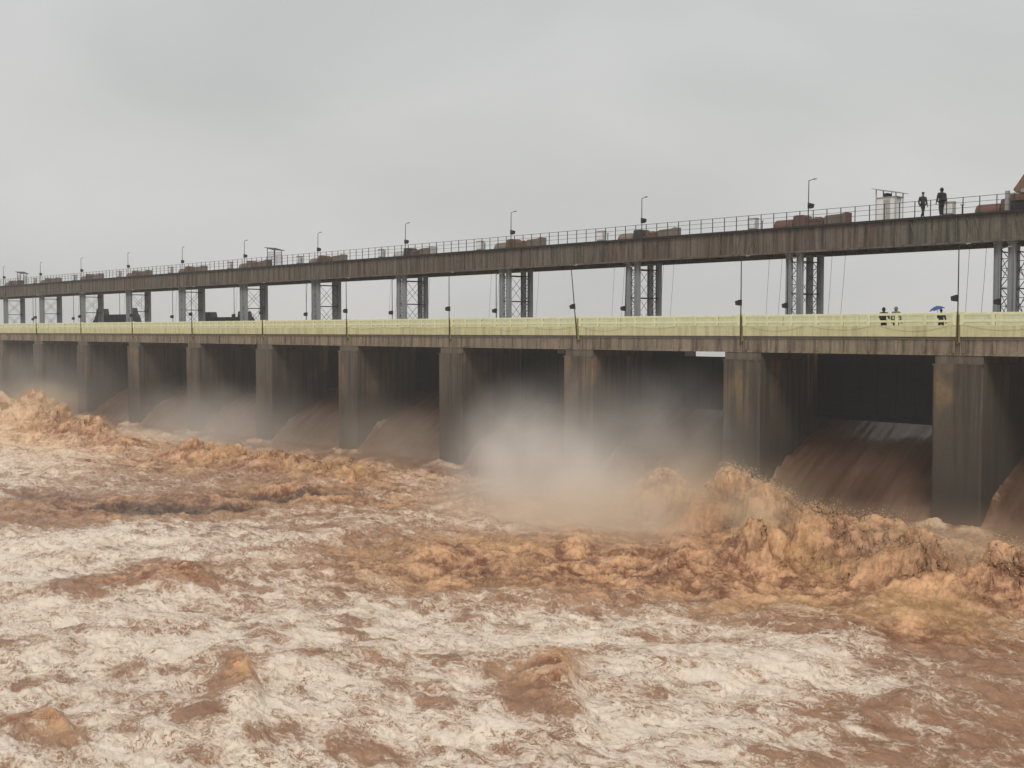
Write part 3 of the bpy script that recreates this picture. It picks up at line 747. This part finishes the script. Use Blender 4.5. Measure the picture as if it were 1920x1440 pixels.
# stop-log units stored upstream, dark against the sky
def stoplog(x0, x1, h, label):
    L_ = x1-x0
    t = thing('stoplog_unit', ((x0+x1)/2, 79.5, 11.4), label, 'stoplog', 'dark steel units stored behind the towers')
    a = -L_/2; b = L_/2
    MB().prism([(a, 0), (a+.6, h*.42), (a+2.0, h*.86), (b-.8, h*.86), (b, h*.5), (b, 0)], 'y', -.6, .6).build('body', M['stop'], t, .03)
    MB().prism([(a+1.9, h*.863), (a+2.2, h*1.12), (a+4.3, h*1.12), (a+4.6, h*.863)], 'y', -.5, .5).build('lifting_lug', M['stop'], t)
    MB().prism([(b-3.0, h*.863), (b-2.8, h*1.12), (b-1.3, h*1.12), (b-.9, h*.863)], 'y', -.5, .5).build('lifting_lug', M['stop'], t)
    MB().box(a+.3, b-.3, .1, .5, -2.6, -.003).build('support', M['stop'], t)
stoplog(-178.5, -163, 3.6, 'larger dark steel stoplog box with raised ends, leftmost behind the towers')
stoplog(-145, -130.5, 2.8, 'lower dark steel stoplog box with raised ends, right of the taller one')

# ------------------------------------------------------------------ people
def skin_mesh(name, nodes_, edges, mat, parent, root=0, sub=1):
    me = bpy.data.meshes.new(name); me.from_pydata([n_[0] for n_ in nodes_], edges, []); me.update()
    o = bpy.data.objects.new(name, me); COL.objects.link(o); o.parent = parent
    me.materials.append(mat)
    md = o.modifiers.new('skin', 'SKIN'); md.use_smooth_shade = True
    if not me.skin_vertices: me.skin_vertices.new()
    for i, n_ in enumerate(nodes_):
        r = n_[1]; me.skin_vertices[0].data[i].radius = (r, r) if not hasattr(r, '__len__') else r
        me.skin_vertices[0].data[i].use_root = (i == root)
    ss = o.modifiers.new('sub', 'SUBSURF'); ss.levels = sub; ss.render_levels = sub
    return o
def person(loc, rz, h, label, mj, mt, stride=.25, arms='down', coat=False, hat=None, bag=False, lean=0):
    k = h/1.75
    t = thing('person', loc, label, 'person', None); t.rotation_euler = (0, 0, rz); t.scale = (k, k, k)
    y = stride
    el = {'down': ((-.30, .02, 1.10), (.30, .02, 1.10)), 'hold': ((-.30, .06, 1.12), (.24, -.12, 1.14)), 'rail': ((-.30, -.08, 1.12), (.30, -.08, 1.12))}[arms]
    wr = {'down': ((-.31, -.06, .86), (.31, -.06, .86)), 'hold': ((-.30, -.10, .90), (.12, -.26, 1.32)), 'rail': ((-.22, -.30, 1.05), (.22, -.30, 1.05))}[arms]
    nd = [((0, 0, .95), (.15, .11)), ((0, lean*.3, 1.15), (.13, .10)), ((0, lean*.7, 1.38), (.16, .11)), ((0, lean, 1.49), .06), ((0, lean-.02, 1.60), (.08, .095)), ((0, lean-.02, 1.70), (.065, .08)),
          ((-.19, lean*.8, 1.41), .065), (el[0], .048), (wr[0], .032), ((.19, lean*.8, 1.41), .065), (el[1], .048), (wr[1], .032),
          ((-.10, 0, .88), .09), ((-.11, -y*.5-.03, .50), .062), ((-.11, -y*.85, .09), .043), ((-.11, -y*.85-.16, .035), .036),
          ((.10, 0, .88), .09), ((.11, y*.35-.03, .50), .062), ((.11, y*1.05, .10), .043), ((.11, y*1.05-.15, .035), .036)]
    ed = [(0,1),(1,2),(2,3),(3,4),(4,5),(2,6),(6,7),(7,8),(2,9),(9,10),(10,11),(0,12),(12,13),(13,14),(14,15),(0,16),(16,17),(17,18),(18,19)]
    for wi in (8, 11):                                # palm, four fingers and a thumb
        w = Vector(nd[wi][0]); e = Vector(nd[wi-1][0]); d = (w-e).normalized(); sd = d.cross(Vector((0, 1, 0))).normalized()
        pi = len(nd); nd.append((tuple(w+d*.06), (.026, .016))); ed.append((wi, pi))
        for q, ln in enumerate((.062, .072, .068, .052)):
            fb = w+d*.09+sd*(.03-.02*q); i0 = len(nd); nd.append((tuple(fb), .0085)); nd.append((tuple(fb+d*ln*.6+Vector((0, -.01, 0))), .008)); nd.append((tuple(fb+d*ln+Vector((0, -.03, 0))), .006))
            ed += [(pi, i0), (i0, i0+1), (i0+1, i0+2)]
        i0 = len(nd); nd.append((tuple(w+d*.04+sd*.045), .009)); nd.append((tuple(w+d*.08+sd*.06+Vector((0, -.015, 0))), .008)); ed += [(pi, i0), (i0, i0+1)]
    b = skin_mesh('body', nd, ed, M['skin'], t)
    MB().ball((-.03, lean-.10, 1.635), .012, .008, .008, 6, 4).ball((.03, lean-.10, 1.635), .012, .008, .008, 6, 4).build('eye', M['dark'], t)
    MB().prism([(lean-.10, 1.62), (lean-.125, 1.595), (lean-.095, 1.585)], 'x', -.013, .013).build('nose', M['skin'], t)
    low = .62 if coat else .86
    jn = [((0, 0, low), (.21, .15)), ((0, 0, .98), (.18, .14)), ((0, lean*.3, 1.18), (.17, .13)), ((0, lean*.7, 1.40), (.19, .13)), ((0, lean, 1.48), (.09, .09)),
          ((-.21, lean*.8, 1.41), .085), (el[0], .068), (wr[0], .05), ((.21, lean*.8, 1.41), .085), (el[1], .068), (wr[1], .05)]
    skin_mesh('jacket', jn, [(0,1),(1,2),(2,3),(3,4),(3,5),(5,6),(6,7),(3,8),(8,9),(9,10)], mj, t)
    tn = [((0, 0, .93), (.155, .12))]+[(nd[i][0], r) for i, r in ((12, .105), (13, .082), (14, .066), (16, .105), (17, .082), (18, .066))]
    skin_mesh('trousers', tn, [(0,1),(1,2),(2,3),(0,4),(4,5),(5,6)], mt, t)
    if hat == 'hood': MB().ball((0, lean+.01, 1.64), .115, .125, .15, 12, 8).build('hood', mj, t, smooth=True)
    elif hat == 'cap':
        MB().ball((0, lean-.01, 1.71), .10, .115, .075, 12, 6).box(-.06, .06, lean-.2, lean-.08, 1.69, 1.705).build('cap', mj, t, smooth=True)
    else: MB().ball((0, lean+.01, 1.69), .095, .108, .09, 12, 8).build('hair', M['hair'], t, smooth=True)
    if bag: MB().prism([(lean*.5+.14, .95), (lean*.5+.32, 1.0), (lean*.5+.30, 1.38), (lean*.5+.13, 1.42)], 'x', -.17, .17).build('cape', mj, t, .04)
    return t
person((-35.15, 71.75, GZ1), R(60), 1.66, 'man in dark jacket striding along the gantry walkway, left of two', M['jacketA'], M['trouser'], .30, 'down', False, 'cap')
person((-33.9, 71.8, GZ1), R(-120), 1.84, 'taller man in black raincoat on the gantry walkway, right of two', M['jacketB'], M['trouser'], .08, 'down', True, 'hood', True, .0)
def lab_u(x, s):                                    # photo column x at distance s from the bank -> world X
    Yd = 2972.8*s/(x+1111); return -(Yd-.6966*s)/.7174
person((lab_u(1656, 65.9), 65.9, Z_DECK), R(185), 1.70, 'person in black raincoat standing behind the near parapet', M['jacketB'], M['trouser'], .05, 'rail', True, 'hood', True)
person((lab_u(1679, 66.2), 66.2, Z_DECK), R(180), 1.74, 'person in olive coat behind the near parapet beside one in black', M['olive'], M['trouser'], .05, 'down', True, 'hood')
xu = lab_u(1762, 66.6)
person((xu, 66.7, Z_DECK), R(190), 1.56, 'person under the blue umbrella behind the near parapet', M['jacketA'], M['trouser'], .08, 'hold', False, None)
u = thing('umbrella', (xu-.08, 66.55, Z_DECK+1.15), 'open blue umbrella held above the near parapet', 'umbrella')
u.rotation_euler = (R(6), R(-12), 0)
n = 8; vs = [(0, 0, .62)]; fs = []
for j in range(1, 4):
    for i in range(n*2):
        a = math.pi*i/n; r = .48*j/3*(1 if i % 2 == 0 else .94); vs.append((r*math.cos(a), r*math.sin(a), .62-.24*(j/3)**1.8+(0 if i % 2 == 0 else .015*j)))
for i in range(2*n): fs.append((0, 1+i, 1+(i+1) % (2*n)))
for j in range(2):
    for i in range(2*n):
        a = 1+j*2*n+i; b = 1+j*2*n+(i+1) % (2*n); fs.append((a, a+2*n, b+2*n, b))
cn = MB().add(vs, fs).build('canopy', M['blue'], u); sm_ = cn.modifiers.new('thick', 'SOLIDIFY'); sm_.thickness = .006
MB().tube([(0, 0, 0), (0, 0, .68)], .01, 6).build('shaft', M['dark'], u)
g = MB()
for i in range(8): a = math.pi*i/4; g.tube([(0, 0, .35), (.3*math.cos(a), .3*math.sin(a), .50)], .004, 4)
g.build('stretchers', M['dark'], u)
MB().tube([(0, 0, .0), (0, 0, -.08), (.03, 0, -.12), (.06, 0, -.08)], .014, 6).build('handle', M['dark'], u)

# ------------------------------------------------------------------ flying droplets over the crests
def droplets():
    rng = np.random.default_rng(3)
    d = np.hypot(rco[:, 0], rco[:, 1])
    ok = (rc4[:, 1] > .6) & (rco[:, 2] > .5) & (rco[:, 1] < 62) & (d < 150) & (d > 25)
    ids = np.nonzero(ok)[0]; wgt = (rc4[ids, 3]+.05)*np.clip(rco[ids, 2], 0, 4)**1.5*d[ids]**2; wgt /= wgt.sum()
    n = 30000; pk = rng.choice(ids, n, p=wgt); c = rco[pk].copy()
    c[:, 2] += np.abs(rng.normal(0, .26, n)); c[:, :2] += rng.normal(0, .18, (n, 2))
    r = rng.uniform(.008, .030, n)*np.where(rng.random(n) < .1, 1.7, 1)
    b = np.array([(1,0,0),(-1,0,0),(0,1,0),(0,-1,0),(0,0,1),(0,0,-1)], np.float32)
    sc = rng.uniform(.6, 1.5, (n, 1, 3)); v = (c[:, None]+b[None]*r[:, None, None]*sc).reshape(-1, 3)
    f = np.array([(0,2,4),(2,1,4),(1,3,4),(3,0,4),(2,0,5),(1,2,5),(3,1,5),(0,3,5)])
    F = (f[None]+np.arange(n)[:, None, None]*6).reshape(-1, 3)
    m, t, N, L, B = nodes('spray_water')
    nn = noise(N, L, pos(N, L, (2, 2, 2)), 1, 3); L.new(mix(N, L, nn, (.42, .26, .14), (.62, .46, .30)), B.inputs['Base Color']); B.inputs['Roughness'].default_value = .5
    me = bpy.data.meshes.new('spray'); me.from_pydata(v.tolist(), [], F.tolist()); me.materials.append(m)
    o = bpy.data.objects.new('spray_droplets', me); COL.objects.link(o)
    tag(o, 'brown droplets flying off the breaking crests', 'spray', kind='stuff')
droplets()

# ------------------------------------------------------------------ mist thrown up by the torrent, and thin haze
def mist(label, c, r, dens, col=(.85, .83, .80), seed=0, sc=.25, rot=0, bottom=.5, thr=.42):
    m = bpy.data.materials.new('mist_volume'); m.use_nodes = True; t = m.node_tree; N, L = t.nodes, t.links; N.clear()
    o_ = N.new('ShaderNodeOutputMaterial'); v = N.new('ShaderNodeVolumePrincipled'); L.new(v.outputs[0], o_.inputs['Volume'])
    v.inputs['Color'].default_value = (*col, 1); v.inputs['Anisotropy'].default_value = .2
    tc = N.new('ShaderNodeTexCoord'); ln = N.new('ShaderNodeVectorMath'); ln.operation = 'LENGTH'; L.new(tc.outputs['Object'], ln.inputs[0])
    fall = math_(N, L, 'SUBTRACT', 1.0, ln.outputs['Value'], clamp=True); fall = math_(N, L, 'POWER', fall, 1.5)
    g = pos(N, L, (1, 1, .8)); ad = N.new('ShaderNodeVectorMath'); ad.operation = 'ADD'; ad.inputs[1].default_value = (seed*7.3, seed*3.1, seed); L.new(g, ad.inputs[0])
    nz = noise(N, L, ad.outputs[0], sc, 3, .55, .3)
    nz = ramp(N, L, nz, [(thr-.16, .08), (thr+.22, 1)])
    d = math_(N, L, 'MULTIPLY', fall, nz); d = math_(N, L, 'MULTIPLY', d, dens); L.new(d, v.inputs['Density'])
    me = MB().ball((0, 0, 0), 1, 1, 1, 20, 14).build('mist', m); me.location = c; me.scale = r; me.rotation_euler = (0, 0, rot)
    tag(me, label, 'mist', 'mist over the torrent', 'stuff'); return me
mist('pale plume of mist rising in front of the middle piers', (-52, 57.5, 1.8), (16, 7, 9.0), .14, (.985, .965, .935), 1)
mist('whitest mist plume, standing before the third pier', (-55.6, 54.5, 1.0), (6.5, 5, 8.5), .8, (.995, .975, .945), 2, sc=.36, rot=.3, thr=.44)
mist('leaning mist plume beside the whitest one', (-49.5, 54, .8), (6.5, 4.5, 7), .75, (.995, .96, .915), 11, sc=.36, rot=-.4, thr=.45)
mist('low pale puff of spray right of the leaning plume', (-43.5, 53.5, .8), (8, 4, 4.6), .7, (.99, .93, .83), 12, sc=.40, rot=.5, thr=.46)
mist('faint tall mist climbing the wall left of the second pier', (-48, 62, 4.5), (8, 4, 6), .20, (.98, .96, .93), 13, sc=.35)
mist('tan mist lying low in front of the middle bays', (-48, 50, .4), (14, 5.5, 3.0), .55, (.985, .90, .78), 3)
mist('grey mist under the left bays', (-106, 60, 1.0), (27, 8, 6.5), .15, (.96, .93, .88), 4)
mist('tan mist before the fifth and sixth piers', (-80, 63, 1.5), (17, 6, 5), .13, (.95, .87, .76), 5)
mist('thin mist under the farthest bays', (-160, 65, 3), (34, 10, 9), .07, (.95, .92, .88), 6)
mist('tan spray cloud over the right crest', (-38, 54, 2.6), (9, 3.5, 3.2), .30, (.98, .84, .62), 7)
mist('pale spray behind the nearest mound', (-34.5, 51.5, 2.0), (2.6, 2.0, 2.2), .7, (.98, .90, .70), 8)
mist('low spray over the rightmost crests', (-24, 52, 1.8), (8, 3.5, 2.6), .26, (.97, .80, .58), 9)
mist('spray over the far left wave', (-138, 54.5, 3.6), (16, 4, 3.4), .18, (.97, .86, .68), 10)
hz = MB().box(-760, 360, -160, 660, -3, 30).build('haze', bpy.data.materials.new('haze_air'))
m = hz.data.materials[0]; m.use_nodes = True; t = m.node_tree; t.nodes.clear()
o_ = t.nodes.new('ShaderNodeOutputMaterial'); v = t.nodes.new('ShaderNodeVolumePrincipled'); t.links.new(v.outputs[0], o_.inputs['Volume'])
v.inputs['Color'].default_value = (.9, .92, .92, 1); v.inputs['Density'].default_value = .0005
tag(hz, kind='stuff')
